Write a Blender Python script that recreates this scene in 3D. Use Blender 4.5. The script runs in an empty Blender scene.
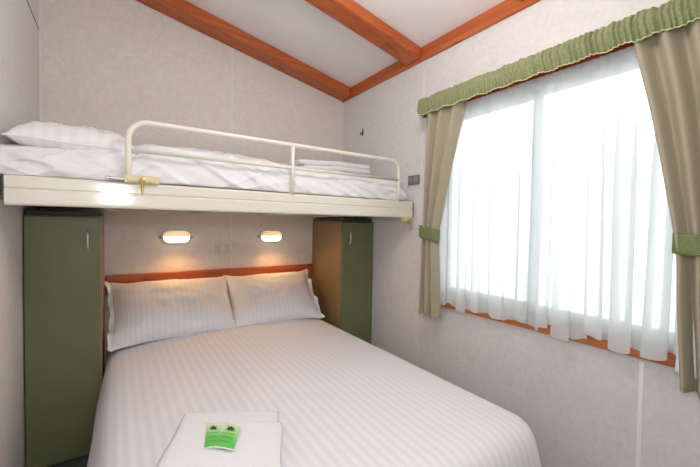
import bpy, bmesh, math, random
from mathutils import Vector, Matrix, noise
random.seed(7)
C = bpy.context.scene.collection
PI = math.pi

# ------------------------------------------------------------------ materials
def new_mat(name):
    m = bpy.data.materials.new(name); m.use_nodes = True
    nt = m.node_tree
    b = next(n for n in nt.nodes if n.type == 'BSDF_PRINCIPLED')
    return m, nt, b

def simple(name, col, rough=.6, metal=0., spec=.5, var=.0, vscale=30., bump=0., bscale=200., sheen=0., coat=0.):
    m, nt, b = new_mat(name)
    b.inputs['Base Color'].default_value = (*col, 1)
    b.inputs['Roughness'].default_value = rough
    b.inputs['Metallic'].default_value = metal
    b.inputs['Specular IOR Level'].default_value = spec
    b.inputs['Sheen Weight'].default_value = sheen
    b.inputs['Coat Weight'].default_value = coat; b.inputs['Coat Roughness'].default_value = .08
    tc = nt.nodes.new('ShaderNodeTexCoord')
    if var:
        n = nt.nodes.new('ShaderNodeTexNoise'); n.inputs['Scale'].default_value = vscale; n.inputs['Detail'].default_value = 4
        nt.links.new(tc.outputs['Object'], n.inputs['Vector'])
        r = nt.nodes.new('ShaderNodeValToRGB')
        r.color_ramp.elements[0].position = .3; r.color_ramp.elements[1].position = .7
        r.color_ramp.elements[0].color = (*[c*(1-var) for c in col], 1)
        r.color_ramp.elements[1].color = (*[min(1, c*(1+var)) for c in col], 1)
        nt.links.new(n.outputs['Fac'], r.inputs['Fac']); nt.links.new(r.outputs['Color'], b.inputs['Base Color'])
    if bump:
        n2 = nt.nodes.new('ShaderNodeTexNoise'); n2.inputs['Scale'].default_value = bscale; n2.inputs['Detail'].default_value = 3
        nt.links.new(tc.outputs['Object'], n2.inputs['Vector'])
        bp = nt.nodes.new('ShaderNodeBump'); bp.inputs['Strength'].default_value = bump; bp.inputs['Distance'].default_value = .003
        nt.links.new(n2.outputs['Fac'], bp.inputs['Height']); nt.links.new(bp.outputs['Normal'], b.inputs['Normal'])
    return m

def wallpaper(name, col):
    m, nt, b = new_mat(name)
    tc = nt.nodes.new('ShaderNodeTexCoord')
    n1 = nt.nodes.new('ShaderNodeTexNoise'); n1.inputs['Scale'].default_value = 22; n1.inputs['Detail'].default_value = 6
    n1.inputs['Distortion'].default_value = 1.6
    n2 = nt.nodes.new('ShaderNodeTexNoise'); n2.inputs['Scale'].default_value = 5; n2.inputs['Detail'].default_value = 2
    v = nt.nodes.new('ShaderNodeTexVoronoi'); v.inputs['Scale'].default_value = 46; v.feature = 'SMOOTH_F1'
    for n in (n1, n2, v): nt.links.new(tc.outputs['Object'], n.inputs['Vector'])
    mix = nt.nodes.new('ShaderNodeMath'); mix.operation = 'ADD'
    mul = nt.nodes.new('ShaderNodeMath'); mul.operation = 'MULTIPLY'; mul.inputs[1].default_value = .35
    nt.links.new(v.outputs['Distance'], mul.inputs[0])
    nt.links.new(n1.outputs['Fac'], mix.inputs[0]); nt.links.new(mul.outputs[0], mix.inputs[1])
    r = nt.nodes.new('ShaderNodeValToRGB')
    r.color_ramp.elements[0].position = .42; r.color_ramp.elements[1].position = .85
    r.color_ramp.elements[0].color = (*[c*.925 for c in col], 1)
    r.color_ramp.elements[1].color = (*[c*1.03 for c in col], 1)
    nt.links.new(mix.outputs[0], r.inputs['Fac']); nt.links.new(r.outputs['Color'], b.inputs['Base Color'])
    bp = nt.nodes.new('ShaderNodeBump'); bp.inputs['Strength'].default_value = .18; bp.inputs['Distance'].default_value = .002
    nt.links.new(mix.outputs[0], bp.inputs['Height']); nt.links.new(bp.outputs['Normal'], b.inputs['Normal'])
    b.inputs['Roughness'].default_value = .62
    b.inputs['Specular IOR Level'].default_value = .3
    return m

def wood(name, dark, light, axis=0, rough=.38):
    m, nt, b = new_mat(name)
    tc = nt.nodes.new('ShaderNodeTexCoord'); mp = nt.nodes.new('ShaderNodeMapping')
    sc = [26, 26, 26]; sc[axis] = 1.3; mp.inputs['Scale'].default_value = sc
    nt.links.new(tc.outputs['Object'], mp.inputs['Vector'])
    n = nt.nodes.new('ShaderNodeTexNoise'); n.inputs['Scale'].default_value = 1.6; n.inputs['Detail'].default_value = 6; n.inputs['Distortion'].default_value = .7
    nt.links.new(mp.outputs['Vector'], n.inputs['Vector'])
    # knots
    mp2 = nt.nodes.new('ShaderNodeMapping'); s2 = [9, 9, 9]; s2[axis] = 3.2; mp2.inputs['Scale'].default_value = s2
    nt.links.new(tc.outputs['Object'], mp2.inputs['Vector'])
    vo = nt.nodes.new('ShaderNodeTexVoronoi'); vo.inputs['Scale'].default_value = .8
    nt.links.new(mp2.outputs['Vector'], vo.inputs['Vector'])
    kr = nt.nodes.new('ShaderNodeValToRGB'); kr.color_ramp.elements[0].position = .05; kr.color_ramp.elements[1].position = .16
    kr.color_ramp.elements[0].color = (.45, .42, .4, 1); kr.color_ramp.elements[1].color = (1, 1, 1, 1)
    nt.links.new(vo.outputs['Distance'], kr.inputs['Fac'])
    r = nt.nodes.new('ShaderNodeValToRGB')
    r.color_ramp.elements[0].position = .32; r.color_ramp.elements[1].position = .68
    r.color_ramp.elements[0].color = (*dark, 1); r.color_ramp.elements[1].color = (*light, 1)
    nt.links.new(n.outputs['Fac'], r.inputs['Fac'])
    mx = nt.nodes.new('ShaderNodeMix'); mx.data_type = 'RGBA'; mx.blend_type = 'MULTIPLY'; mx.inputs['Factor'].default_value = .8
    nt.links.new(r.outputs['Color'], mx.inputs['A']); nt.links.new(kr.outputs['Color'], mx.inputs['B'])
    nt.links.new(mx.outputs['Result'], b.inputs['Base Color'])
    b.inputs['Roughness'].default_value = rough
    return m

def striped(name, a, c, period, axis='X', rough=.55):
    """satin stripe in the weave, laid out in the cloth's own UV (metres)"""
    m, nt, b = new_mat(name)
    uv = nt.nodes.new('ShaderNodeUVMap'); sp = nt.nodes.new('ShaderNodeSeparateXYZ')
    nt.links.new(uv.outputs['UV'], sp.inputs['Vector'])
    mu = nt.nodes.new('ShaderNodeMath'); mu.operation = 'MULTIPLY'; mu.inputs[1].default_value = 2*PI/period
    nt.links.new(sp.outputs[axis], mu.inputs[0])
    si = nt.nodes.new('ShaderNodeMath'); si.operation = 'SINE'; nt.links.new(mu.outputs[0], si.inputs[0])
    r = nt.nodes.new('ShaderNodeMapRange'); r.inputs['From Min'].default_value = -.35; r.inputs['From Max'].default_value = .35
    nt.links.new(si.outputs[0], r.inputs['Value'])
    mx = nt.nodes.new('ShaderNodeMix'); mx.data_type = 'RGBA'
    mx.inputs['A'].default_value = (*a, 1); mx.inputs['B'].default_value = (*c, 1)
    nt.links.new(r.outputs['Result'], mx.inputs['Factor']); nt.links.new(mx.outputs['Result'], b.inputs['Base Color'])
    r2 = nt.nodes.new('ShaderNodeMapRange'); r2.inputs['To Min'].default_value = rough; r2.inputs['To Max'].default_value = rough+.25
    nt.links.new(r.outputs['Result'], r2.inputs['Value']); nt.links.new(r2.outputs['Result'], b.inputs['Roughness'])
    b.inputs['Sheen Weight'].default_value = .15
    tc = nt.nodes.new('ShaderNodeTexCoord')
    n2 = nt.nodes.new('ShaderNodeTexNoise'); n2.inputs['Scale'].default_value = 14; n2.inputs['Detail'].default_value = 3
    nt.links.new(tc.outputs['Object'], n2.inputs['Vector'])
    bp = nt.nodes.new('ShaderNodeBump'); bp.inputs['Strength'].default_value = .12; bp.inputs['Distance'].default_value = .01
    nt.links.new(n2.outputs['Fac'], bp.inputs['Height']); nt.links.new(bp.outputs['Normal'], b.inputs['Normal'])
    return m

def woven_check(name, base, pale, scale):
    m, nt, b = new_mat(name)
    uv = nt.nodes.new('ShaderNodeUVMap')
    ck = nt.nodes.new('ShaderNodeTexChecker'); ck.inputs['Scale'].default_value = scale
    ck.inputs['Color1'].default_value = (*base, 1); ck.inputs['Color2'].default_value = (*pale, 1)
    nt.links.new(uv.outputs['UV'], ck.inputs['Vector'])
    tc = nt.nodes.new('ShaderNodeTexCoord')
    n = nt.nodes.new('ShaderNodeTexNoise'); n.inputs['Scale'].default_value = 90; n.inputs['Detail'].default_value = 2
    nt.links.new(tc.outputs['Object'], n.inputs['Vector'])
    mx = nt.nodes.new('ShaderNodeMix'); mx.data_type = 'RGBA'; mx.blend_type = 'OVERLAY'; mx.inputs['Factor'].default_value = .35
    nt.links.new(ck.outputs['Color'], mx.inputs['A']); nt.links.new(n.outputs['Color'], mx.inputs['B'])
    hs = nt.nodes.new('ShaderNodeHueSaturation'); hs.inputs['Saturation'].default_value = 1.0
    nt.links.new(n.outputs['Fac'], mx.inputs['B'])
    nt.links.new(mx.outputs['Result'], b.inputs['Base Color'])
    b.inputs['Roughness'].default_value = .85; b.inputs['Specular IOR Level'].default_value = .2
    return m

def curtain_cloth(name, col, trans=.25):
    m, nt, b = new_mat(name)
    out = next(n for n in nt.nodes if n.type == 'OUTPUT_MATERIAL')
    b.inputs['Base Color'].default_value = (*col, 1); b.inputs['Roughness'].default_value = .75
    b.inputs['Specular IOR Level'].default_value = .25; b.inputs['Sheen Weight'].default_value = .2
    t = nt.nodes.new('ShaderNodeBsdfTranslucent'); t.inputs['Color'].default_value = (*col, 1)
    mx = nt.nodes.new('ShaderNodeMixShader'); mx.inputs[0].default_value = trans
    nt.links.new(b.outputs[0], mx.inputs[1]); nt.links.new(t.outputs[0], mx.inputs[2]); nt.links.new(mx.outputs[0], out.inputs['Surface'])
    tc = nt.nodes.new('ShaderNodeTexCoord')
    n2 = nt.nodes.new('ShaderNodeTexNoise'); n2.inputs['Scale'].default_value = 320; n2.inputs['Detail'].default_value = 2
    nt.links.new(tc.outputs['Object'], n2.inputs['Vector'])
    bp = nt.nodes.new('ShaderNodeBump'); bp.inputs['Strength'].default_value = .15; bp.inputs['Distance'].default_value = .001
    nt.links.new(n2.outputs['Fac'], bp.inputs['Height']); nt.links.new(bp.outputs['Normal'], b.inputs['Normal'])
    return m

def sheer_cloth(name, clear=.2):
    m, nt, b = new_mat(name)
    out = next(n for n in nt.nodes if n.type == 'OUTPUT_MATERIAL'); nt.nodes.remove(b)
    d = nt.nodes.new('ShaderNodeBsdfDiffuse'); d.inputs['Color'].default_value = (.9, .9, .9, 1)
    t = nt.nodes.new('ShaderNodeBsdfTranslucent'); t.inputs['Color'].default_value = (.93, .94, .94, 1)
    tr = nt.nodes.new('ShaderNodeBsdfTransparent'); tr.inputs['Color'].default_value = (.97, .98, .98, 1)
    m1 = nt.nodes.new('ShaderNodeMixShader'); m1.inputs[0].default_value = .6
    m2 = nt.nodes.new('ShaderNodeMixShader'); m2.inputs[0].default_value = clear
    nt.links.new(d.outputs[0], m1.inputs[1]); nt.links.new(t.outputs[0], m1.inputs[2])
    nt.links.new(m1.outputs[0], m2.inputs[1]); nt.links.new(tr.outputs[0], m2.inputs[2])
    nt.links.new(m2.outputs[0], out.inputs['Surface'])
    return m

def pane_glass(name):
    m, nt, b = new_mat(name)
    out = next(n for n in nt.nodes if n.type == 'OUTPUT_MATERIAL'); nt.nodes.remove(b)
    tr = nt.nodes.new('ShaderNodeBsdfTransparent'); tr.inputs['Color'].default_value = (.93, .97, .97, 1)
    g = nt.nodes.new('ShaderNodeBsdfGlossy'); g.inputs['Roughness'].default_value = .02
    f = nt.nodes.new('ShaderNodeFresnel'); f.inputs['IOR'].default_value = 1.45
    mx = nt.nodes.new('ShaderNodeMixShader')
    nt.links.new(f.outputs[0], mx.inputs[0]); nt.links.new(tr.outputs[0], mx.inputs[1]); nt.links.new(g.outputs[0], mx.inputs[2])
    nt.links.new(mx.outputs[0], out.inputs['Surface'])
    return m

def glow(name, col, strength):
    m, nt, b = new_mat(name)
    b.inputs['Base Color'].default_value = (.9, .88, .82, 1)
    b.inputs['Emission Color'].default_value = (*col, 1); b.inputs['Emission Strength'].default_value = strength
    b.inputs['Roughness'].default_value = .3
    return m

def sachet_print(name):
    """green printed wrapper: pale at the top end, green at the bottom end (a printed fade along the wrapper)"""
    m, nt, b = new_mat(name)
    uv = nt.nodes.new('ShaderNodeUVMap'); sp = nt.nodes.new('ShaderNodeSeparateXYZ')
    nt.links.new(uv.outputs['UV'], sp.inputs['Vector'])
    r = nt.nodes.new('ShaderNodeValToRGB'); e = r.color_ramp.elements
    e[0].position = .0; e[0].color = (.10, .50, .08, 1); e[1].position = 1.; e[1].color = (.62, .80, .55, 1)
    x = e.new(.35); x.color = (.16, .60, .13, 1); x = e.new(.62); x.color = (.36, .72, .27, 1)
    nt.links.new(sp.outputs['Y'], r.inputs['Fac']); nt.links.new(r.outputs['Color'], b.inputs['Base Color'])
    b.inputs['Roughness'].default_value = .28
    return m

M = dict(
    wall=wallpaper('wallpaper', (.72, .675, .63)),
    wall_side=wallpaper('wallpaper_side', (.70, .685, .675)),
    ceiling=simple('ceiling_panel', (.82, .80, .785), .6, var=.02, vscale=6),
    bead=simple('joint_bead', (.73, .71, .69), .5),
    bead_lit=simple('joint_bead_lit', (.84, .85, .88), .4),  # same bead, bluish light on the lower joint painted into the colour
    floor=simple('grey_carpet', (.12, .12, .12), .95, var=.25, vscale=120, bump=.5, bscale=500),
    pine_x=wood('stained_pine_x', (.36, .072, .018), (.53, .135, .033), 0),
    pine_y=wood('stained_pine_y', (.36, .072, .018), (.53, .135, .033), 1),
    pine_sill_sunlit=wood('stained_pine_sill_sunlit', (.38, .095, .026), (.58, .185, .055), 1),  # same pine, with the sunlight on the sill put into its colour
    pine_z=wood('stained_pine_z', (.36, .072, .018), (.53, .135, .033), 2),
    green=simple('green_laminate', (.150, .165, .082), .42, var=.05, vscale=9),
    green_dark=simple('green_edge', (.075, .088, .045), .5),
    tan=simple('tan_laminate', (.27, .185, .085), .45, var=.06, vscale=7),
    plinth=simple('dark_plinth', (.02, .022, .018), .6),
    chrome=simple('brushed_steel', (.75, .74, .72), .28, metal=1),
    cream=simple('cream_enamel', (.78, .74, .64), .16, coat=.3),
    cream_tube=simple('cream_tube', (.80, .76, .66), .3),
    brass=simple('old_brass_paint', (.66, .56, .34), .4, metal=.1),
    brass_pin=simple('brass', (.62, .45, .16), .3, metal=.9),
    dark_metal=simple('dark_metal', (.10, .09, .07), .45, metal=.8),
    ply=simple('bunk_ply', (.40, .31, .22), .6, var=.1, vscale=14),
    duvet=simple('white_duvet_cotton', (.84, .84, .86), .7, sheen=.15, bump=.15, bscale=16),
    bunk_pillow=striped('white_stripe_bunk_pillow', (.79, .78, .79), (.84, .83, .84), .035, 'X', .6),
    spread=striped('white_satin_stripe', (.735, .73, .765), (.79, .785, .82), .034, 'X', .5),
    pillow=striped('white_pillow_stripe', (.765, .76, .785), (.80, .80, .825), .026, 'X', .55),
    plain=simple('white_cotton', (.82, .82, .85), .7, sheen=.15),
    divan=simple('divan_fabric', (.20, .12, .10), .9, var=.1),
    mattress=simple('mattress_ticking', (.75, .74, .70), .9),
    towel=simple('white_terry', (.84, .84, .87), .95, bump=.9, bscale=420, sheen=.3),
    curtain=curtain_cloth('khaki_curtain', (.53, .475, .345), .34),
    sheer=sheer_cloth('white_voile'),
    sheer_hem=sheer_cloth('white_voile_hem', .2),
    valance=woven_check('green_gingham_valance', (.185, .21, .09), (.31, .33, .185), 260),
    tie=woven_check('green_gingham_tie', (.13, .165, .06), (.22, .255, .12), 150),
    piping=simple('cream_piping', (.75, .70, .42), .8),
    alu=simple('grey_aluminium', (.25, .33, .34), .4, metal=.5),
    white_alu=simple('pale_aluminium', (.62, .66, .68), .4, metal=.2),
    glass=pane_glass('window_glass'),
    lamp_hood=curtain_cloth('lamp_hood', (.82, .78, .74), .4),
    lamp_body=simple('lamp_white', (.48, .46, .45), .35),
    lamp_glow=glow('lamp_lens', (1, .80, .50), 2.0),
    socket=simple('beige_plastic', (.66, .62, .54), .4),
    switch=simple('grey_plastic', (.20, .19, .18), .45),
    switch_rocker=simple('grey_rocker', (.27, .26, .25), .4),
    black=simple('black_plastic', (.02, .02, .02), .4),
    sachet=sachet_print('sachet_wrapper'),
    ink=simple('dark_green_ink', (.008, .06, .015), .5),
    ink_light=simple('mid_green_ink', (.02, .30, .05), .5),
    foil=simple('clear_wrap_edge', (.80, .86, .80), .2),
    ground=simple('outdoor_paving', (.80, .80, .79), .9, var=.1, vscale=4),
)

# ------------------------------------------------------------------ mesh builder
class MB:
    def __init__(self): self.bm = bmesh.new(); self.uv = self.bm.loops.layers.uv.new('UVMap')
    def box(self, x0, x1, y0, y1, z0, z1, bevel=0., seg=2, mat=None):
        t = bmesh.new(); bmesh.ops.create_cube(t, size=1)
        bmesh.ops.scale(t, vec=(x1-x0, y1-y0, z1-z0), verts=t.verts)
        if bevel: bmesh.ops.bevel(t, geom=list(t.edges), offset=bevel, segments=seg, profile=.5, affect='EDGES')
        bmesh.ops.translate(t, vec=((x0+x1)/2, (y0+y1)/2, (z0+z1)/2), verts=t.verts)
        if mat is not None: bmesh.ops.transform(t, matrix=mat, verts=t.verts)
        self.merge(t); return self
    def merge(self, t):
        me = bpy.data.meshes.new('tmp'); t.to_mesh(me); t.free(); self.bm.from_mesh(me); bpy.data.meshes.remove(me)
    def tube(self, pts, r, n=12, caps=True, radii=None):
        pts = [Vector(p) for p in pts]; rings = []
        up = None
        for i, p in enumerate(pts):
            d = (pts[min(i+1, len(pts)-1)]-pts[max(i-1, 0)]).normalized()
            if up is None:
                up = Vector((0, 0, 1)) if abs(d.z) < .9 else Vector((0, 1, 0))
            a = d.cross(up).normalized(); b2 = a.cross(d).normalized(); up = b2
            rr = radii[i] if radii else r
            rings.append([self.bm.verts.new(p+(a*math.cos(2*PI*k/n)+b2*math.sin(2*PI*k/n))*rr) for k in range(n)])
        for r0, r1 in zip(rings, rings[1:]):
            for k in range(n): self.bm.faces.new((r0[k], r0[(k+1) % n], r1[(k+1) % n], r1[k]))
        if caps: self.bm.faces.new(rings[0][::-1]); self.bm.faces.new(rings[-1])
        return self
    def lathe(self, prof, base, axis, n=20):
        """prof: (radius, height) along axis from base"""
        ax = Vector(axis).normalized(); a = ax.orthogonal().normalized(); b2 = ax.cross(a); base = Vector(base)
        rings = [[self.bm.verts.new(base+ax*h+(a*math.cos(2*PI*k/n)+b2*math.sin(2*PI*k/n))*max(r, 1e-4)) for k in range(n)] for r, h in prof]
        for r0, r1 in zip(rings, rings[1:]):
            for k in range(n): self.bm.faces.new((r0[k], r0[(k+1) % n], r1[(k+1) % n], r1[k]))
        self.bm.faces.new(rings[0][::-1]); self.bm.faces.new(rings[-1]); return self
    def grid(self, nu, nv, f, fuv=None, closed_u=False):
        vs = [[self.bm.verts.new(f(i/nu, j/nv)) for j in range(nv+1)] for i in range(nu+1)]
        for i in range(nu):
            for j in range(nv):
                fc = self.bm.faces.new((vs[i][j], vs[i+1][j], vs[i+1][j+1], vs[i][j+1]))
                if fuv:
                    for l, (a, b2) in zip(fc.loops, ((i, j), (i+1, j), (i+1, j+1), (i, j+1))): l[self.uv].uv = fuv(a/nu, b2/nv)
        return vs
    def poly(self, pts, depth):
        """closed outline (list of Vector) extruded by the vector depth"""
        a = [self.bm.verts.new(p) for p in pts]; b2 = [self.bm.verts.new(Vector(p)+Vector(depth)) for p in pts]
        self.bm.faces.new(a); self.bm.faces.new(b2[::-1])
        for k in range(len(pts)):
            self.bm.faces.new((a[k], b2[k], b2[(k+1) % len(pts)], a[(k+1) % len(pts)]))
        return self
    def build(self, name, mat, parent=None, smooth=False, solid=0., subsurf=0):
        bmesh.ops.remove_doubles(self.bm, verts=self.bm.verts, dist=1e-6)
        bmesh.ops.recalc_face_normals(self.bm, faces=self.bm.faces)
        me = bpy.data.meshes.new(name); self.bm.to_mesh(me); self.bm.free()
        me.materials.append(M[mat])
        if smooth:
            for p in me.polygons: p.use_smooth = True
        o = bpy.data.objects.new(name, me); C.objects.link(o)
        if parent:
            o.parent = parent; o.location = -parent.location if parent.parent is None and not parent.data else (0, 0, 0)
        if smooth == 'angle':
            me.set_sharp_from_angle(angle=math.radians(35))
        if solid:
            s = o.modifiers.new('thickness', 'SOLIDIFY'); s.thickness = solid; s.offset = 0
        if subsurf:
            s = o.modifiers.new('smooth', 'SUBSURF'); s.levels = subsurf; s.render_levels = subsurf
        return o

def thing(name, label, cat, loc=(0, 0, 0), group=None):
    o = bpy.data.objects.new(name, None); C.objects.link(o); o.location = loc; o.empty_display_size = .05
    tag(o, label, cat, group); return o
def tag(o, label, cat, group=None):
    o['label'] = label; o['category'] = cat
    if group: o['group'] = group
    return o
def struct(o): o['kind'] = 'structure'; return o
def nz(x, y, z=0., s=1.): return noise.noise(Vector((x*s, y*s, z*s)))

W = 2.03; YF = -3.35
SL = .2                                        # the raked ceiling climbs away from the window wall
def ceil_z(x): return 2.372+SL*(W-x)

# ------------------------------------------------------------------ room shell
struct(MB().box(-.1, W+.1, YF-.1, .1, -.1, 0).build('floor', 'floor'))
struct(MB().box(-.1, W+.1, 0, .1, 0, 2.95).build('wall_back', 'wall'))
struct(MB().box(-.1, -.014, YF, 0, 0, 2.95).build('wall_left', 'wall_side'))
struct(MB().box(-.1, W+.1, YF-.1, YF, 0, 2.95).build('wall_front', 'wall'))
WY0, WY1, WZ0, WZ1 = -2.42, -1.12, .765, 1.915  # window opening
wr = MB()
wr.box(W, W+.1, WY1, 0, 0, 2.5); wr.box(W, W+.1, YF, WY0, 0, 2.5)
wr.box(W, W+.1, WY0, WY1, 0, WZ0); wr.box(W, W+.1, WY0, WY1, WZ1, 2.5)
struct(wr.build('wall_right', 'wall_side'))
c = MB()
c.poly([Vector((-.1, 0.1, ceil_z(-.1))), Vector((W+.1, .1, ceil_z(W+.1))), Vector((W+.1, .1, ceil_z(W+.1)+.08)), Vector((-.1, .1, ceil_z(-.1)+.08))], (0, YF-.2, 0))
struct(c.build('ceiling', 'ceiling'))

def raked(y0, y1, drop, x0, x1, name, top=0., bev=.004):
    """timber that follows the rake of the ceiling"""
    b = MB()
    pts = [Vector((x0, y0, ceil_z(x0)-drop)), Vector((x1, y0, ceil_z(x1)-drop)), Vector((x1, y0, ceil_z(x1)-top)), Vector((x0, y0, ceil_z(x0)-top))]
    b.poly(pts, (0, y1-y0, 0))
    bmesh.ops.bevel(b.bm, geom=list(b.bm.edges), offset=bev, segments=2, affect='EDGES')
    return struct(b.build(name, 'pine_x'))
raked(-.15, -.02, .076, .0, 2.0, 'trim_1')                 # timber along the top of the bed-head wall
raked(-.03, .0, .078, .0, W, 'trim_2', .03, .006)           # its narrow cover strip against the wallpaper
raked(-.975, -.838, .070, .0, 2.005, 'trim_3')              # middle rafter
raked(-1.78, -1.65, .056, .0, 2.005, 'trim_4')
raked(-2.62, -2.49, .056, .0, 2.005, 'trim_5')
b = MB().box(W-.022, W, YF, 0, 2.292, 2.386, .004)
struct(b.build('trim_6', 'pine_y'))                         # timber along the top of the window wall
# pale beads where panel and rafter meet
for k, yy in enumerate((-.818, -1.63)):
    b = MB(); b.poly([Vector((0, yy-.02, ceil_z(0)-.008)), Vector((2.0, yy-.02, ceil_z(2.0)-.008)), Vector((2.0, yy-.02, ceil_z(2.0))), Vector((0, yy-.02, ceil_z(0)))], (0, .016, 0))
    struct(b.build('trim_%d' % (7+k), 'bead'))
# wallpaper panel joints
struct(MB().box(1.047, 1.061, -.003, 0, 0, ceil_z(1.054)-.07, .001).build('trim_9', 'bead'))
struct(MB().box(W-.003, W, -.987, -.974, 0, 2.295, .001).build('trim_10', 'bead'))
struct(MB().box(W-.003, W, -2.183, -2.168, 0, .70, .001).build('trim_11', 'bead_lit'))
struct(MB().box(W-.006, W, -.006, 0, 0, 2.295, .001).build('trim_12', 'bead'))
struct(MB().box(-.014, -.006, -.006, 0, 0, 2.70, .001).build('trim_13', 'bead'))
struct(MB().box(-.014, -.012, YF, 0, 2.273, 2.279).build('trim_14', 'green_dark'))

# ------------------------------------------------------------------ window
win = bpy.data.objects.new('window_1', None); C.objects.link(win); win.location = (W, (WY0+WY1)/2, WZ0); win['kind'] = 'structure'
f = MB(); X0, X1 = W+.03, W+.075
f.box(X0, X1, WY0, WY0+.035, WZ0, WZ1, .003); f.box(X0, X1, WY1-.035, WY1, WZ0, WZ1, .003)
f.box(X0, X1, WY0, WY1, WZ0, WZ0+.035, .003); f.box(X0, X1, WY0, WY1, WZ1-.035, WZ1, .003)
f.build('window_frame', 'alu', win)
for y0, y1, xs in ((WY0+.036, -1.700, .0), (-1.735, WY1-.036, .02)):
    s = MB(); a0, a1 = X0+.004+xs, X0+.020+xs
    s.box(a0, a1, y0, y0+.03, WZ0+.036, WZ1-.036, .002); s.box(a0, a1, y1-.03, y1, WZ0+.036, WZ1-.036, .002)
    s.box(a0, a1, y0, y1, WZ0+.036, WZ0+.064, .002); s.box(a0, a1, y0, y1, WZ1-.064, WZ1-.036, .002)
    so = s.build('sash', 'alu', win)
    g = MB().box(a0+.006, a0+.010, y0+.029, y1-.029, WZ0+.063, WZ1-.063)
    g.build('pane', 'glass', so)
a = MB().box(W-.020, W+.03, WY0-.03, WY1+.03, WZ0-.050, WZ0-.003, .004); a.build('sill', 'pine_sill_sunlit', win)
MB().box(W-.02, W, WY0-.05, WY1+.05, WZ1-.008, WZ1+.065, .003).build('head_trim', 'pine_y', win)
MB().box(W-.02, W, WY1, WY1+.055, WZ0-.045, WZ1, .003).build('jamb_trim', 'pine_z', win)
MB().box(W-.02, W, WY0-.055, WY0, WZ0-.045, WZ1, .003).build('jamb_trim', 'pine_z', win)
# a strip of paving outside
struct(MB().box(W+.3, 14, -12, 8, -.75, -.65).build('ground', 'ground'))

# ------------------------------------------------------------------ wardrobes
def wardrobe(x0, x1, handle_x, hinge_side, label):
    w = thing('wardrobe', label, 'wardrobe', ((x0+x1)/2, -.24, 0), 'tall green wardrobes beside the bed')
    b = MB(); yb, yf, T = -.004, -.458, 1.231
    sd = MB()
    for xs, near in ((x0, hinge_side == 'R'), (x1-.017, hinge_side == 'L')):
        (sd if near else b).box(xs, xs+.017, yf, yb, .0, T, .001)
    sp_ = sd.build('side_panel', 'tan', w); sp_['label'] = 'tan panel on the bed side'
    b.box(x0+.017, x1-.017, yb-.008, yb, .03, T); b.box(x0+.017, x1-.017, yf, yb, .05, .066)
    b.box(x0+.017, x1-.017, yf, yb, T-.016, T)
    b.build('carcass', 'green', w)
    MB().box(x0+.018, x1-.018, yf+.02, yf+.035, .0, .05).build('plinth', 'plinth', w)
    MB().box(x0-.0, x1, yf+.01, yb-.01, T, T+.022, .003).build('top_panel', 'green_dark', w)
    d0, d1 = (x0+.003, x1-.014) if hinge_side == 'L' else (x0+.003, x1-.003)
    d = MB().box(d0, d1, yf-.019, yf-.002, .022, T-.006, .0015).build('door', 'green', w)
    z0, z1 = 1.068, 1.158
    h = MB(); yy = yf-.019
    pts = [(handle_x, yy+.001, z0), (handle_x, yy-.014, z0+.002)]
    pts += [(handle_x, yy-.022+.004*abs(2*t-1)**2, z0+.008+(z1-z0-.016)*t) for t in [i/10 for i in range(11)]]
    pts += [(handle_x, yy-.014, z1-.002), (handle_x, yy+.001, z1)]
    h.tube(pts, .0042, 10); h.build('handle', 'chrome', d, smooth=True)
    for zz in (.16, .62, 1.08):
        hx = d0+.012 if hinge_side == 'L' else d1-.012
        MB().lathe([(.006, 0), (.006, .03)], (hx, yf+.0, zz), (0, 0, 1), 10).build('hinge', 'dark_metal', w)
    return w
wardrobe(-.011, .285, .229, 'L', 'tall green wardrobe against the plain wall opposite the window, handle on its bed-side edge')
wardrobe(1.736, 2.027, 1.797, 'R', 'tall green wardrobe in the corner by the curtained window wall')

# ------------------------------------------------------------------ double bed
bed = thing('double_bed', 'double bed with red-stained pine headboard fitted between the green wardrobes', 'bed', (.975, -.95, 0))
MB().box(.375, 1.575, -1.82, -.03, .04, .27, .015).build('base', 'divan', bed)
MB().box(.355, 1.600, -1.86, -.03, .272, .487, .05, 4).build('mattress', 'mattress', bed, smooth=True)
MB().box(.290, 1.731, -.026, -.002, .745, .869, .006, 3).build('headboard', 'pine_x', bed)
for xx in (.45, 1.5):
    for yy in (-.2, -1.7):
        MB().lathe([(.022, 0), (.028, .045)], (xx, yy, 0), (0, 0, 1), 14).build('leg', 'plinth', bed, smooth='angle')

# bedspread: a top sheet of cloth with side and foot drops, corners radial
RX0, RX1, RY1, RY0 = .413, 1.560, -.055, -1.895
def crown(x, y):
    u = (x-RX0)/(RX1-RX0); v = (y-RY0)/(RY1-RY0)
    return .500+.030*(max(0, math.sin(PI*min(1, max(0, u)))))**.7*min(1, .35+1.2*min(1, max(0, v*1.6)))+.004*nz(x, y, 0, 4)
bs = MB(); uvl = bs.uv
nx, ny = 60, 84
DROP = [(0, 0), (.022, .001), (.044, .004), (.064, .010), (.082, .020), (.096, .033), (.107, .050), (.116, .072), (.124, .10), (.134, .14), (.143, .18), (.151, .22), (.160, .27), (.168, .32), (.175, .37), (.180, .41), (.184, .445)]
arc = [0]
for p, q in zip(DROP, DROP[1:]): arc.append(arc[-1]+math.hypot(q[0]-p[0], q[1]-p[1]))
grid = [[bs.bm.verts.new((RX0+(RX1-RX0)*i/nx, RY0+(RY1-RY0)*j/ny, crown(RX0+(RX1-RX0)*i/nx, RY0+(RY1-RY0)*j/ny))) for j in range(ny+1)] for i in range(nx+1)]
def fuv(fc, uvs):
    for l, u in zip(fc.loops, uvs): l[uvl].uv = u
for i in range(nx):
    for j in range(ny):
        q = ((i, j), (i+1, j), (i+1, j+1), (i, j+1))
        fc = bs.bm.faces.new([grid[a][b2] for a, b2 in q])
        fuv(fc, [((RX1-RX0)*a/nx, (RY1-RY0)*b2/ny) for a, b2 in q])
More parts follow.
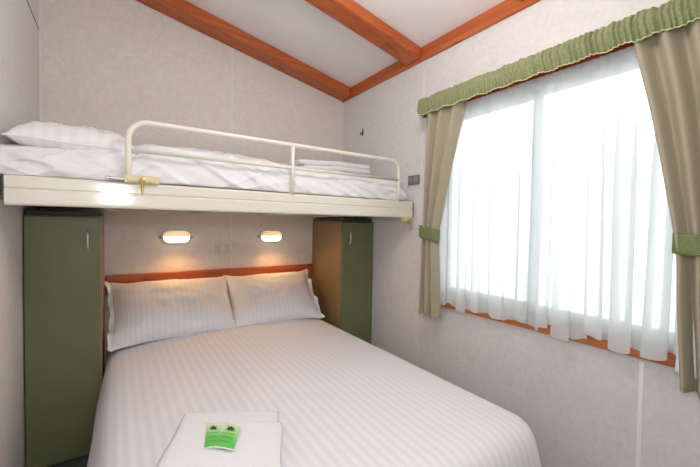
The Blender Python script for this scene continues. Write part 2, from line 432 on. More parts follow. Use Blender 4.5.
# perimeter, head-left -> foot -> head-right: (vertex, base point, outward normal, uv base, uv direction)
per = []
for j in range(ny, -1, -1): per.append((grid[0][j], (-1, 0), (0, (RY1-RY0)*j/ny)))
for k in range(1, 10): t = k/10*PI/2; per.append((grid[0][0], (-math.cos(t), -math.sin(t)), (0, 0)))
for i in range(0, nx+1): per.append((grid[i][0], (0, -1), ((RX1-RX0)*i/nx, 0)))
for k in range(1, 10): t = k/10*PI/2; per.append((grid[nx][0], (math.sin(t), -math.cos(t)), (RX1-RX0, 0)))
for j in range(0, ny+1): per.append((grid[nx][j], (1, 0), (RX1-RX0, (RY1-RY0)*j/ny)))
prev = None; s = 0
for idx, (v0, n, ub) in enumerate(per):
    s += .02
    col = [v0]; uvs = [ub]
    zt = v0.co.z
    near_head = max(0, min(1, (v0.co.y+.62)/.16)) if n[1] == 0 else 0
    for (o, d), ar in zip(DROP[1:], arc[1:]):
        fold = (math.sin(s*9+2*nz(s*.7, 3))*.55+.6*nz(s*2.2, 1.5))*.014*(d/.44)**1.1
        o2 = min(o, .184-.064*near_head)+fold*(1-near_head)
        col.append(bs.bm.verts.new((v0.co.x+n[0]*o2, v0.co.y+n[1]*o2, max(.03, zt-d+.01*nz(s, d, 2)*(d > .4)))))
        uvs.append((ub[0]+n[0]*ar, ub[1]+n[1]*ar))
    if prev:
        pc, pu = prev
        for k in range(len(DROP)-1):
            vs = [pc[k], pc[k+1], col[k+1], col[k]]; us = [pu[k], pu[k+1], uvs[k+1], uvs[k]]
            if vs[0] is vs[3]: vs = vs[:3]; us = us[:3]
            fc = bs.bm.faces.new(vs); fuv(fc, us)
    prev = (col, uvs)
o = bs.build('bedspread', 'spread', smooth=True)
tag(o, 'white satin-striped bedspread draped over the double bed down to the floor', 'bedspread')

# pillows: cushion body with pinched, open-ended pillowcase
def pillow(name, label, group, mat, Lx, Ly, T, place, seed, flange_side=1, full=3.0):
    root = thing(name, label, 'pillow', place @ Vector((0, 0, 0)), group); ear = 1
    def xy(u, v):
        x = u*Lx/2*(1-(.035+.05*ear*abs(v)**8*0)*(1-v*v)*abs(u)**3+.02*ear*abs(u*v)**6)+.006*nz(v*3, seed, 2)*abs(u)**4; y = v*Ly/2*(1-.07*(1-u*u)*abs(v)**3+.05*ear*abs(u*v)**8)+.010*nz(u*3, seed, 9)*abs(v)**4
        return x, y
    def hgt(u, v):
        e = max(0, (1-abs(u)**full))**.62*max(0, (1-abs(v)**full))**.62
        wr = .012*nz(u*2.2+seed, v*2.0, seed)+.005*nz(u*5, v*3+seed, 1)+.011*max(0, 1-abs(nz(u*1.5+v*3, v*1.2-u*1.4, seed))*4)**2-.003
        pinch = 0.008*math.sin(9*math.atan2(v, u)+seed)*(u*u+v*v)*.5
        return max(0, e*(T/2+wr+pinch))
    m = MB(); n1, n2 = 46, 34
    rt = place.copy()
    for sgn in (1, -1):
        def P(i, j):
            u = math.sin((2*i-1)*PI/2*.999) if False else 2*i-1; v = 2*j-1
            u = math.copysign(1-(1-abs(u))**1.35, u); v = math.copysign(1-(1-abs(v))**1.35, v)
            x, y = xy(u, v)
            return rt @ Vector((x, y, sgn*hgt(u, v)*(1 if sgn > 0 else .75)+.008*nz(u*1.4+seed, v*1.2, 5)))
        m.grid(n1, n2, P, lambda i, j: (i*Lx, j*Ly))
    m.build('cushion', mat, root, smooth=True)
    if True:
        # open end of the pillowcase: a loose double lip of cloth past the cushion, gathered
        for s in ((flange_side,) if flange_side else ()):
            def F(i, j):
                v = 2*i-1; k = 1-abs(v)**6*.25
                x0, y0 = xy(s*.985, v)
                return rt @ Vector((x0+s*(.004+.018*j*math.exp(-((v-.93)/.07)**2)+.028*j*k*(.8+.3*nz(v*3+seed, 1))), y0*(1+.02*j)+.022*j*math.exp(-((v-.97)/.05)**2), .018*math.sin(v*8+seed)*j+.006*math.sin(v*17)*j+.02*nz(v*2.5, j, seed)*j+.012*j))
            m2 = MB(); m2.grid(40, 4, F, lambda i, j: (i*Ly, j*.05)); m2.build('pillowcase_end', 'plain', root, smooth=True, solid=.003)
        def rim(t):
            return t
        pts = []
        for k in range(121):
            a = k/120*4; sd = int(a) % 4; f_ = a-int(a)
            u, v = [(-1+2*f_, -1), (1, -1+2*f_), (1-2*f_, 1), (-1, 1-2*f_)][sd]
            x, y = xy(u, v); pts.append(rt @ Vector((x, y, .008*nz(u*1.4+seed, v*1.2, 5))))
        MB().tube(pts, .0035, 8, caps=False).build('seam', 'plain', root, smooth=True)
    return root
def lean(cx, cy, cz, ang, yaw=0., roll=0.):
    return Matrix.Translation((cx, cy, cz)) @ Matrix.Rotation(yaw, 4, 'Z') @ Matrix.Rotation(ang, 4, 'X') @ Matrix.Rotation(roll, 4, 'Z')
pillow('pillow', 'white striped pillow against the headboard beside the wardrobe opposite the window', 'pillows on the double bed', 'pillow',
       .680, .428, .19, lean(.661, -.226, .668, math.radians(46), .02, .0), 1.3, -1)
pillow('pillow', 'white striped pillow against the headboard beside the corner wardrobe near the window', 'pillows on the double bed', 'pillow',
       .628, .428, .19, lean(1.308, -.220, .666, math.radians(46), -.02, .0), 4.1, 1)

# folded towels and the sachets on them
ax_u = Vector((.865, -.50, 0)).normalized(); ax_v = Vector((-.40, -.916, 0)).normalized()
def towel(corner, lu, lv, z0, h, label, seed, lip):
    root = thing('folded_towel', label, 'towel', (corner[0]+.1, corner[1]-.2, z0), 'towels on the bed')
    o0 = Vector((corner[0], corner[1], 0))
    layers = 1
    for k in range(layers):
        m = MB(); n1, n2 = 60, 60; hh = h/layers
        zb = z0+k*hh
        ins = .004*k
        def P(i, j, top):
            u, v = i, j
            e = min(1, min(u, 1-u)*lu/.022)**.5*min(1, min(v, 1-v)*lv/.022)**.5
            e = min(1, e)
            p = o0+ax_u*(ins+(lu-2*ins)*u+.006*nz(v*3, seed, k))+ax_v*(ins+(lv-2*ins)*v+.006*nz(u*3, seed+2, k))
            zz = zb+hh/2+(hh/2*e if top else -hh/2*e)+.004*nz(u*2.5, v*2.5, seed)
            return (p.x, p.y, zz)
        m.grid(n1, n2, lambda i, j: P(i, j, True)); m.grid(n1, n2, lambda i, j: P(i, j, False))
        m.build('fold_layer', 'towel', root, smooth=True)
    if lip:
        m = MB(); q = o0+ax_v*.02
        m.grid(24, 3, lambda i, j: (q+ax_u*(.004+(lu-.008)*i)+ax_v*(.012*j)+Vector((0, 0, z0+h+.0025+.0035*nz(i*2.5, .02, seed)))))
        m.build('woven_band', 'plain', root, smooth=True, solid=.002)
    return root
towel((.545, -1.333), .325, .30, .530, .024, 'lower white terry towel, its fold showing behind the towel on top of it', 2., False)
towel((.512, -1.447), .322, .32, .5565, .024, 'upper white terry towel on the bed with two green sachets on it', 5., False)

def sachet(tl, tr, br, bl, z, label, seed):
    c0 = [Vector((*p, z)) for p in (bl, br, tr, tl)]
    root = thing('sachet', label, 'sachet', (c0[0]+c0[2])/2, 'sachets on the towel')
    def at(u, v, dz=0.):
        p = (c0[0]*(1-u)+c0[1]*u)*(1-v)+(c0[3]*(1-u)+c0[2]*u)*v
        bul = .0045*max(0, (1-(2*u-1)**4))*max(0, (1-(2*v-1)**4))
        return p+Vector((0, 0, bul+.0016*nz(u*3, v*3, seed)+dz))
    m = MB(); m.grid(14, 24, lambda i, j: at(i, j), lambda i, j: (i, j)); m.grid(14, 24, lambda i, j: at(i, j)*1-Vector((0, 0, 2*(at(i, j).z-z)*.5+.0012)), lambda i, j: (i, j))
    m.build('wrapper', 'sachet', root, smooth=True)
    # crimped clear ends
    for v0, v1 in ((-.05, .005), (.995, 1.06)):
        m = MB(); m.grid(16, 2, lambda i, j: at(i, v0+(v1-v0)*j, .0006+.0006*(round(i*16) % 2)), None)
        m.build('crimped_end', 'foil', root, solid=.0006)
    # leaf emblem: five pointed leaflets on a short stem
    m = MB()
    for ang, ln in ((90, .20), (52, .17), (128, .17), (18, .13), (162, .13)):
        a = math.radians(ang); d = (math.cos(a), math.sin(a)); n = (-d[1], d[0])
        pts = []
        for t, w in ((0, .01), (.35, .042), (.65, .034), (1, .0)): pts.append((t, w))
        out = [(t, w) for t, w in pts]+[(t, -w) for t, w in pts[-2::-1]]
        q = []
        for t, w in out:
            u = .5+(d[0]*ln*t+n[0]*w)*1.9; v = .70+(d[1]*ln*t+n[1]*w)*1.15
            q.append(at(u, v, .0006))
        m.poly(q, (0, 0, .0004))
    m.build('leaf_emblem', 'ink', root)
    # rows of small printed strokes
    m = MB(); rnd = random.Random(seed)
    m.poly([at(.2, .685, .0006), at(.8, .685, .0006), at(.8, .697, .0006), at(.2, .697, .0006)], (0, 0, .0004))
    m.build('underline', 'ink_light', root)
    m = MB()
    for v, hh, st in ((.50, .055, .075), (.33, .085, .09), (.17, .04, .06)):
        u = .14
        while u < .84:
            wdt = st*(.5+.4*rnd.random()); a = .3*rnd.random()*hh
            m.poly([at(u, v-a*.5, .0006), at(u+wdt*.55, v-a*.3, .0006), at(u+wdt*.6, v+hh, .0006), at(u+wdt*.1, v+hh*.85, .0006)], (0, 0, .0004))
            u += st
    m.build('lettering', 'ink_light', root)
    return root
ZS = .5835
sachet((.577, -1.519), (.617, -1.543), (.585, -1.648), (.548, -1.636), ZS, 'green leaf sachet lying under the edge of its twin on the towel', 1.1)
sachet((.625, -1.552), (.660, -1.597), (.613, -1.692), (.574, -1.650), ZS+.004, 'green leaf sachet lying partly on top of its twin, nearer the window', 3.7)

# ------------------------------------------------------------------ bunk bed
BY, BZ0, BZ1, BX0, BX1 = -.918, 1.264, 1.372, .012, 2.016
bunk = thing('bunk_bed', 'cream steel wall bunk across the room above the double bed', 'bunk bed', (1.015, -.46, BZ0))
def fascia(y, nrm):
    """pressed channel: two bands with a groove"""
    m = MB()
    prof = [(0, 0), (-.010, -.002), (-.016, .004), (-.017, .012), (-.017, .052), (-.012, .056), (-.012, .060), (-.016, .064), (-.016, .098), (-.012, .106), (-.004, .108), (.016, .108), (.016, .102), (.0, .1), (.0, .004), (.02, .003), (.02, 0)]
    pts = [Vector((BX0, y+p[0]*nrm, BZ0+p[1])) for p in prof]
    m.poly(pts, (BX1-BX0, 0, 0)); return m
fascia(BY+.017, 1).build('front_fascia', 'cream', bunk)
MB().box(BX0, BX1, -.035, -.012, BZ0+.01, BZ1, .004).build('back_rail', 'cream', bunk)
MB().box(BX0, BX0+.02, BY+.02, -.035, BZ0+.008, BZ1-.01, .004).build('end_rail', 'cream', bunk)
MB().box(BX1-.02, BX1, BY+.02, -.035, BZ0+.008, BZ1-.01, .004).build('end_rail', 'cream', bunk)
MB().box(BX0+.02, BX1-.02, BY+.025, -.037, BZ0+.014, BZ0+.032).build('deck', 'ply', bunk)
for k in range(4):
    xx = .3+.47*k
    MB().box(xx, xx+.04, BY+.022, -.037, BZ0+.003, BZ0+.0135, .002).build('cross_bar', 'cream', bunk)
MB().box(BX0+.06, BX1-.075, BY+.085, -.10, BZ0+.034, 1.455, .03, 3).build('mattress', 'mattress', bunk, smooth=True)
# guard rail: bent tube
RY = BY+.003
def arc_pts(cx, cz, r, a0, a1, n=8): return [(cx+r*math.cos(a0+(a1-a0)*i/n), RY, cz+r*math.sin(a0+(a1-a0)*i/n)) for i in range(n+1)]
XA, XB, ZT, R_ = .388, 1.888, 1.630, .075
gpts = [(XA, RY, 1.366)]+[(XA, RY, 1.45)]+arc_pts(XA+R_, ZT-R_, R_, PI, PI/2)+[(1.0, RY, ZT)]+arc_pts(XB-R_, ZT-R_, R_, PI/2, 0)+[(XB, RY, 1.45), (XB, RY, 1.366)]
gr = MB().tube(gpts, .0115, 14).build('guard_rail', 'cream_tube', bunk, smooth=True)
MB().tube([(XA, RY, 1.508), (XB, RY, 1.508)], .0085, 12).build('mid_rail', 'cream_tube', gr, smooth=True)
MB().tube([(1.132, RY, ZT), (1.132, RY, 1.366)], .010, 12).build('post', 'cream_tube', gr, smooth=True)
def latch(x0, x1, zc, bolt_dx, pin_x, below):
    m = MB(); m.box(x0, x1, BY-.020, BY+.012, zc-.016, zc+.016, .004)
    m.box(x0+.01, x1-.015, BY-.024, BY-.018, zc-.010, zc+.010, .003)
    lt = m.build('latch', 'brass', bunk)
    mb = MB().tube([(x0+.02 if bolt_dx < 0 else x1-.02, BY-.006, zc), (x0+bolt_dx if bolt_dx < 0 else x1+bolt_dx, BY-.006, zc)], .006, 12)
    if bolt_dx < 0:
        mb.lathe([(.003, 0), (.009, .004), (.009, .012), (.004, .018)], (x0+bolt_dx, BY-.006, zc), (-1, 0, 0), 12)
    mb.build('bolt', 'chrome', lt, smooth='angle')
    zt = zc-.004 if not below else zc-.012
    mp = MB().lathe([(.012, 0), (.013, .005), (.008, .008)], (pin_x, BY-.020, zt), (0, -1, 0), 14)
    mp.tube([(pin_x, BY-.027, zt), (pin_x, BY-.030, zt-.02)], .006, 10)
    mp.lathe([(.004, 0), (.007, .010), (.006, .022), (.0035, .034), (.003, .046)], (pin_x, BY-.029, zt-.018), (0, 0, -1), 12)
    mp.build('drop_pin', 'brass_pin', lt, smooth='angle')
latch(.372, .500, 1.385, -.045, .437, False)
latch(1.925, 1.998, 1.252, .0, 1.972, True)
# end caps
MB().box(BX1, BX1+.006, BY-.002, BY+.10, BZ0+.004, BZ1-.004, .002).build('end_cap', 'dark_metal', bunk)
MB().box(BX0-.008, BX0, BY+.004, BY+.10, BZ0+.02, BZ1-.002, .002).build('end_cap', 'dark_metal', bunk)

# bunk duvet: cross-section swept along the bunk with sagging, puckered cloth
dv = MB(); DX0, DX1 = -.012, 1.985
sec = [(-.862, 1.376), (-.884, 1.378), (-.893, 1.392), (-.897, 1.415), (-.897, 1.440), (-.892, 1.465), (-.880, 1.490), (-.860, 1.510), (-.830, 1.527), (-.79, 1.540), (-.74, 1.549), (-.68, 1.556), (-.60, 1.562), (-.50, 1.566), (-.40, 1.566), (-.30, 1.563), (-.20, 1.555), (-.13, 1.545), (-.085, 1.525), (-.07, 1.49), (-.07, 1.40)]
def sec_at(k):
    k0 = min(int(k), len(sec)-2); f = k-k0
    p = [sec[max(0, min(len(sec)-1, k0+d))] for d in (-1, 0, 1, 2)]
    return [.5*(2*p[1][c]+(p[2][c]-p[0][c])*f+(2*p[0][c]-5*p[1][c]+4*p[2][c]-p[3][c])*f*f+(3*p[1][c]-p[0][c]-3*p[2][c]+p[3][c])*f**3) for c in (0, 1)]
def crease(a, b2, c, w): return max(0, 1-abs(noise.noise(Vector((a, b2, c))))*w)**2
def sect(x, k):
    y, z = sec_at(k)
    t = (x-DX0)/(DX1-DX0)
    end = min(1, t*(DX1-DX0)/.012+.93, (1-t)*(DX1-DX0)/.10); e = math.sqrt(max(0, 1-(1-end)**2))*.62+.38
    w = (k/(len(sec)-1))
    hump = .026*math.exp(-((t-.36)/.16)**2)-.045*max(0, (.24-t)/.24)**.7+.008*nz(x*3, 2.3)-.018*max(0, (t-.62)/.38)
    z2 = 1.372+(z-1.372)*e+(hump if k > 5 else hump*k/6)*min(1, end)
    dg = x*1.0+k*.045                                        # creases run aslant down the hanging side
    wr = .012*nz(x*5+k*.3, k*.3, 3)+.006*nz(x*14, k*.7, 5)+.016*crease(dg*3.2, k*.07, 7, 5)+.013*crease(dg*6+2, k*.12, 11, 4)+.010*crease((x-k*.05)*5, k*.1, 21, 5)-.008
    dy = -wr*1.0*max(0, 1-abs(k-5)/6); dz = wr*.45*(max(0, min(1, k-5)) if k < 18 else .0)
    lift = 0
    return Vector((x, max(-.899, y+.008+dy+.012*(1-e)), max(1.375, z2+dz)))
NXD = 260
vs = dv.grid(NXD, 70, lambda i, j: sect(DX0+(DX1-DX0)*i, j*(len(sec)-1)), lambda i, j: (i*1.97, j*1.2))
for row in (vs[0], vs[-1]): dv.bm.faces.new(row)
o = dv.build('duvet', 'duvet', smooth=True)
tag(o, 'rumpled white duvet covering the mattress of the upper bunk', 'duvet')
# a tuft of sheet squeezed out at the window end of the bunk
pillow('pillow', 'white striped pillow lying flat on the upper bunk by the plain side wall', None, 'bunk_pillow',
       .42, .40, .135, Matrix.Translation((.212, -.66, 1.553)) @ Matrix.Rotation(.0, 4, 'Z') @ Matrix.Rotation(.03, 4, 'Y') @ Matrix.Rotation(math.radians(10), 4, 'X'), 8.2, 0, 4.5)
# folded blanket at the far end
fb = thing('folded_blanket', 'folded white blanket lying at the window end of the upper bunk', 'blanket', (1.55, -.42, 1.58))
for k in range(2):
    m = MB(); zb = 1.580+k*.034
    def Pq(i, j, top):
        e = min(1, min(i, 1-i)*.5/.02)**.5*min(1, min(j, 1-j)*.34/.02)**.5
        x = 1.35+.565*i-(.03*k*(1-i)); y = -.60+.34*j
        return (x+.006*nz(j*3, k), y, zb+.017+(.0168 if top else -.0168)*e+.006*nz(i*3, j*2, 4)-.02*(1-i)**2)
    m.grid(26, 18, lambda i, j: Pq(i, j, True)); m.grid(26, 18, lambda i, j: Pq(i, j, False))
    m.build('fold_layer', 'plain', fb, smooth=True)
# small catch in the corner
ct = thing('wall_catch', 'small dark metal catch low in the corner above the folded blanket', 'catch', (2.0, -.01, 1.775))
MB().box(1.975, 2.022, -.010, -.001, 1.732, 1.760, .002).build('plate', 'dark_metal', ct)
MB().tube([(1.985, -.01, 1.747), (1.985, -.03, 1.749), (1.985, -.036, 1.760), (1.985, -.034, 1.767)], .004, 8).build('hook', 'chrome', ct, smooth=True)

# ------------------------------------------------------------------ wall fittings
def stadium(cx, cz, w, h, y, n=12):
    r = h/2; pts = []
    for s, c0 in ((1, cx+w/2-r), (-1, cx-w/2+r)):
        for k in range(n+1):
            a = -PI/2+PI*k/n
            pts.append(Vector((c0+s*r*math.cos(a), y, cz+s*r*math.sin(a))))
    return pts
def loft(m, rings):
    prev = None
    for pts in rings:
        ring = [m.bm.verts.new(p) for p in pts]
        if prev:
            for k in range(len(ring)): m.bm.faces.new((prev[k], prev[(k+1) % len(ring)], ring[(k+1) % len(ring)], ring[k]))
        else: first = ring
        prev = ring
    m.bm.faces.new(first[::-1]); m.bm.faces.new(prev); return m
def wall_lamp(cx, label):
    cz = 1.103
    t = thing('wall_lamp', label, 'lamp', (cx, 0, cz), 'reading lamps over the headboard')
    m = MB(); loft(m, [stadium(cx, cz, .178, .090, -.001), stadium(cx, cz, .178, .090, -.016), stadium(cx, cz, .170, .082, -.022)])
    for s in (-1, 1): m.box(cx+s*.094-.010, cx+s*.094+.010, -.012, -.001, cz-.010, cz+.010, .003)
    m.build('base', 'lamp_body', t)
    m = MB(); loft(m, [stadium(cx, cz, .158, .070, -.020), stadium(cx, cz, .156, .068, -.040), stadium(cx, cz, .146, .058, -.052), stadium(cx, cz, .120, .034, -.058)])
    m.build('lens', 'lamp_glow', t, smooth=True)
    # eyelid over the upper half
    m = MB(); rings = []
    hd = [(.168, .078, -.021), (.166, .076, -.040), (.154, .062, -.054), (.128, .036, -.061), (.09, .012, -.063)]
    n = 14
    vs = []
    for w, h, y in hd:
        r = h/2; row = []
        for k in range(2*n+1):
            a = PI*k/(2*n); s = 1 if a < PI/2 else -1
            row.append(m.bm.verts.new((cx+s*(w/2-r)+r*math.cos(a), y, cz+.006+r*math.sin(a))))
        vs.append(row)
    for r0, r1 in zip(vs, vs[1:]):
        for k in range(2*n): m.bm.faces.new((r0[k], r0[k+1], r1[k+1], r1[k]))
    m.bm.faces.new(vs[-1])
    m.build('hood', 'lamp_hood', t, smooth='angle', solid=.003)
    for s in (-1, 1):
        MB().lathe([(.0045, 0), (.0045, .003), (.002, .0045)], (cx+s*.096, -.012, cz), (0, -1, 0), 12).build('screw', 'dark_metal', t)
    return t
wall_lamp(.688, 'lit oval bulkhead lamp on the wall near the wardrobe opposite the window')
wall_lamp(1.361, 'lit oval bulkhead lamp on the wall near the corner wardrobe by the window')
sk = thing('power_socket', 'beige double power socket on the wall between the two lamps', 'socket', (.998, 0, 1.013))
MB().box(.945, 1.052, -.010, -.001, .982, 1.044, .004, 3).build('faceplate', 'socket', sk)
for cx in (.968, 1.028):
    MB().box(cx-.006, cx+.006, -.013, -.010, 1.024, 1.038, .0015).build('rocker', 'lamp_body', sk)
    s = MB()
    for dx, rot in ((-.006, .5), (.006, -.5)): s.box(-.0012, .0012, -.0108, -.0098, -.005, .005, mat=Matrix.Translation((cx+dx, 0, 1.007)) @ Matrix.Rotation(rot, 4, 'Y'))
    s.box(cx-.0012, cx+.0012, -.0108, -.0098, .988, .997); s.build('pin_slots', 'black', sk)
sw = thing('light_switch', 'dark grey two-rocker switch plate on the wall beside the curtain', 'switch', (W, -.905, 1.52))
MB().box(W-.010, W-.001, -.965, -.860, 1.487, 1.551, .003).build('faceplate', 'switch', sw)
for cy in (-.938, -.888):
    MB().box(W-.015, W-.010, cy-.018, cy+.018, 1.503, 1.537, .002).build('rocker', 'switch_rocker', sw)
hk = thing('coat_hook', 'small dark hook alone high on the window wall near the corner', 'hook', (W, -.306, 1.962))
MB().box(W-.005, W-.001, -.314, -.298, 1.940, 1.995, .002).build('plate', 'dark_metal', hk)
MB().tube([(W-.004, -.306, 1.965), (W-.020, -.306, 1.955), (W-.028, -.306, 1.945), (W-.030, -.306, 1.955)], .004, 8).build('peg', 'dark_metal', hk, smooth=True)

# ------------------------------------------------------------------ curtains
def lerp(tab, z):
    tab = sorted(tab)
    if z <= tab[0][0]: return tab[0][1:]
    for a, b2 in zip(tab, tab[1:]):
        if z <= b2[0]:
            t = (z-a[0])/(b2[0]-a[0])
            return tuple(p+(q-p)*t for p, q in zip(a[1:], b2[1:]))
    return tab[-1][1:]
def drape(label, tab, ztop, zbot, folds, seed, tie_z, xc, lining=False):
    """tab: z -> (y at corner-side edge, y at room-side edge, fold depth)"""
    root = thing('curtain', label, 'curtain', (xc, sum(lerp(tab, zbot)[:2])/2, zbot), 'tied-back khaki curtains')
    m = MB()
    def P(i, j):
        z = ztop+(zbot-ztop)*j; ya, yb, dp = lerp(tab, z)
        ph = i*folds*2*PI+.9*nz(i*3+seed, z*.6)+seed
        y = ya+(yb-ya)*i+.010*nz(i*4+seed, z*.8, 2)*min(1, j*6)*math.sin(PI*i)
        x = xc+1.15*dp*math.sin(ph)+.35*dp*nz(i*5, z*1.3, seed)
        return Vector((x, y, z+.008*nz(i*3, 0, seed)*(j > .97)))
    m.grid(150, 70, P, lambda i, j: (i, j))
    m.build('panel', 'curtain', root, smooth=True, solid=.003)
    # hem turned up along the bottom
    hm = MB(); hm.grid(150, 3, lambda i, j: P(i, 1-.018*j)+Vector((-.0045, 0, -.001)), lambda i, j: (i, j)); hm.build('hem', 'curtain', root, smooth=True, solid=.002)
    # tie-back band wraps the gathered cloth
    ya, yb, dp = lerp(tab, tie_z)
    t = MB(); cy = (ya+yb)/2; ry = abs(ya-yb)/2+.008; rx = dp*1.15+.010
    t.grid(40, 6, lambda i, j: Vector((xc+rx*math.copysign(abs(math.cos(2*PI*i))**.6, math.cos(2*PI*i)), cy+ry*math.copysign(abs(math.sin(2*PI*i))**.7, math.sin(2*PI*i)), tie_z-.035+.07*j+.012*math.sin(2*PI*i))),
           lambda i, j: (i*.6, j*.12))
    t.build('tieback', 'tie', root, smooth=True, solid=.004)
    if lining:
        m = MB(); m.grid(24, 40, lambda i, j: Vector((xc+.030+.004*math.sin(i*7+j*2), (-2.300 if j > .2 else -2.292)-.09*i+.016*max(0, j)*(1-i)+.003*nz(j*5, i*2), tie_z+.02-(tie_z+.02-zbot-.042)*j)), lambda i, j: (i, j))
        m.build('lining', 'plain', root, smooth=True, solid=.002)
    return root
drape('narrow khaki curtain tied back with green check band next to the bunk',
      [(1.95, -1.09, -1.405, .015), (1.85, -1.088, -1.378, .022), (1.55, -1.085, -1.295, .020), (1.195, -1.090, -1.212, .020), (1.08, -1.083, -1.210, .020), (.67, -1.068, -1.235, .019)], 1.934, .665, 3.2, 1., 1.165, 1.934)
drape('wide khaki curtain tied back with green check band, farther from the bunk',
      [(1.95, -2.66, -2.13, .015), (1.887, -2.65, -2.149, .020), (1.637, -2.63, -2.203, .022), (1.455, -2.61, -2.236, .020), (1.19, -2.575, -2.279, .018), (1.11, -2.575, -2.288, .018), (.972, -2.59, -2.292, .022), (.64, -2.62, -2.312, .024)], 1.934, .672, 6.5, 2.4, 1.155, 1.930, True)
def sheer(label, y0, y1, folds, seed, zb, xc):
    root = thing('sheer_curtain', label, 'sheer curtain', (xc, (y0+y1)/2, zb), 'white sheer curtains in the window')
    ztop = 1.905
    def zbot(i): return zb+.006*math.sin(i*9+seed)+.05*nz(i*8, seed)+.02*nz(i*23, seed)
    def P(i, j):
        z = ztop+(zbot(i)-ztop)*j
        ph = 2*PI*(folds*i+.9*nz(i*3.5, seed, z*.2))
        g = min(1, j*2.5); deep = .55+.9*abs(nz(i*4, seed*2, .3))
        y = y0+(y1-y0)*i+math.copysign(.021, y0-y1)*g*deep*math.sin(2*ph)+.012*nz(i*6, seed, z*.3)*g*math.sin(PI*i)
        x = xc+(.005+.010*g)*math.sin(ph)+.004*nz(i*11, z*.5, seed)+.006*nz(i*22, j*3, seed)*max(0, j-.85)*5
        return Vector((min(2.004, max(1.968, x)), y, z))
    m = MB(); m.grid(420, 40, P, lambda i, j: (i, j)); m.build('voile', 'sheer', root, smooth=True)
    m = MB(); m.grid(420, 2, lambda i, j: P(i, 1-.035*j)+Vector((-.002, 0, 0)), lambda i, j: (i, j)); m.build('hem', 'sheer_hem', root, smooth=True)
    # gathered heading tape with small pleats
    m = MB(); nf = int(abs(y1-y0)/.03)
    m.grid(nf*8, 3, lambda i, j: Vector((xc-.006+.005*math.sin(2*PI*nf*i)*(.6+.6*nz(i*9, seed)), y0+(y1-y0)*i, ztop+.004-.055*j)), lambda i, j: (i, j))
    m.build('heading', 'sheer_hem', root, smooth=True)
    return root
sheer('white sheer curtain panel hanging in the half of the window nearer the bunk', -1.135, -1.872, 6.5, 1.7, .752, 1.987)
sheer('white sheer curtain panel hanging in the half of the window farther from the bunk', -1.873, -2.46, 5.0, 6.3, .754, 1.987)

# gathered valance on a pelmet board
va = thing('valance', 'gathered green check valance with cream edge along the top of the window', 'valance', (1.93, -1.8, 1.9))
YV = -1.072
VY1 = -2.70; XV = 1.896
L0 = W-.004-XV; L1 = abs(VY1-YV); LT = L0*2+L1
def plan(s):
    if s < L0: return Vector((W-.004-s, YV, 0)), Vector((0, 1, 0))
    if s < L0+L1: return Vector((XV, YV-(s-L0), 0)), Vector((-1, 0, 0))
    return Vector((XV+(s-L0-L1), VY1, 0)), Vector((0, -1, 0))
NV = 1300
def gather(s): return .5*math.sin(s*330+5*nz(s*12, 0))+.9*nz(s*52, 1.7)+.7*nz(s*120, 3)
def vz(s): return 1.890+.003*nz(s*14, 2)+.004*math.sin(s*60), 1.984+.006*nz(s*16, 8)+.007*nz(s*45, 4)
def VP(i, j):
    s = LT*i; p, n = plan(s); z0, z1 = vz(s); z = z1+(z0-z1)*j
    amp = .007*(1-.25*j)+.004*j
    bulge = .010*math.sin(PI*min(1, j*1.1))
    q = p+n*(amp*gather(s+.004*math.sin(j*5))+bulge+.003*nz(s*60, j*5, 4)); q.z = z
    return q
m = MB(); m.grid(NV, 10, VP, lambda i, j: (i*LT*1.6/.5, j*.12/.5)); m.build('ruffle', 'valance', va, smooth=True, solid=.002)
pt = [VP(i/NV, 1.)+Vector((0, 0, -.001)) for i in range(0, NV+1)]
MB().tube(pt, .0022, 6).build('edge_piping', 'piping', va, smooth=True)
MB().box(XV+.018, W-.002, VY1+.015, YV-.015, 1.950, 1.966).build('pelmet_board', 'pine_y', va)
MB().box(1.926, 1.940, VY1+.03, YV-.02, 1.936, 1.950, .003).build('curtain_track', 'white_alu', va)

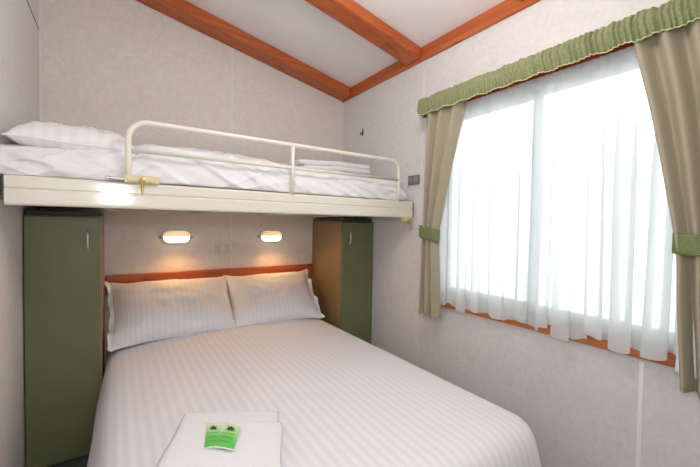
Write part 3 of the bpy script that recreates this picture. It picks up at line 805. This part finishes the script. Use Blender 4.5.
# ------------------------------------------------------------------ light
wd = bpy.data.worlds.new('sky'); bpy.context.scene.world = wd; wd.use_nodes = True
bg = wd.node_tree.nodes['Background']; bg.inputs['Color'].default_value = (.93, .98, 1, 1); bg.inputs['Strength'].default_value = 1.6
def area(name, loc, rot, sx, sy, power, col=(1, 1, 1)):
    l = bpy.data.lights.new(name, 'AREA'); l.shape = 'RECTANGLE'; l.size = sx; l.size_y = sy; l.energy = power; l.color = col
    o = bpy.data.objects.new(name, l); C.objects.link(o); o.location = loc; o.rotation_euler = rot; return o
pl = area('window_portal', (W+.12, (WY0+WY1)/2, (WZ0+WZ1)/2), (0, math.radians(90), 0), WZ1-WZ0, WY1-WY0, 1)
pl.data.cycles.is_portal = True
def point(name, loc, power, r, col):
    l = bpy.data.lights.new(name, 'POINT'); l.energy = power; l.shadow_soft_size = r; l.color = col
    o = bpy.data.objects.new(name, l); C.objects.link(o); o.location = loc; return o
point('camera_flash', (.345, -2.62, 1.42), 10., .06, (.92, .96, 1))
point('added_overhead_fill', (1.1, -1.75, 2.22), 10, .15, (1, .97, .94))  # added fill below the ceiling to brighten the room, no lamp known there
for cx in (.688, 1.361):
    l = bpy.data.lights.new('lamp_bulb', 'SPOT'); l.energy = 1.5; l.spot_size = math.radians(165); l.spot_blend = .5; l.shadow_soft_size = .03; l.color = (1, .50, .17)
    o = bpy.data.objects.new('lamp_bulb', l); C.objects.link(o); o.location = (cx, -.105, 1.07); o.rotation_euler = (math.radians(-30), 0, 0)

# ------------------------------------------------------------------ camera
cam = bpy.data.cameras.new('camera'); co = bpy.data.objects.new('camera', cam); C.objects.link(co)
yaw, pit, rol = 0.59152, -0.02721, 0.016505
F = Vector((math.sin(yaw)*math.cos(pit), math.cos(yaw)*math.cos(pit), math.sin(pit)))
Rr = Vector((math.cos(yaw), -math.sin(yaw), 0)); U = Rr.cross(F)
R2 = Rr*math.cos(rol)+U*math.sin(rol); U2 = -Rr*math.sin(rol)+U*math.cos(rol)
mt = Matrix((R2, U2, -F)).transposed().to_4x4(); mt.translation = (0.34511, -2.64757, 1.2131)
co.matrix_world = mt
cam.sensor_fit = 'HORIZONTAL'; cam.sensor_width = 36; cam.lens = 348.558/700*36; cam.clip_start = .02
sc = bpy.context.scene; sc.camera = co
sc.view_settings.view_transform = 'Standard'; sc.view_settings.look = 'None'; sc.view_settings.gamma = 1; sc.view_settings.exposure = 1.0
sc.cycles.use_denoising = True
sc.cycles.max_bounces = 10; sc.cycles.diffuse_bounces = 6; sc.cycles.transparent_max_bounces = 16
sc.cycles.sample_clamp_indirect = 6
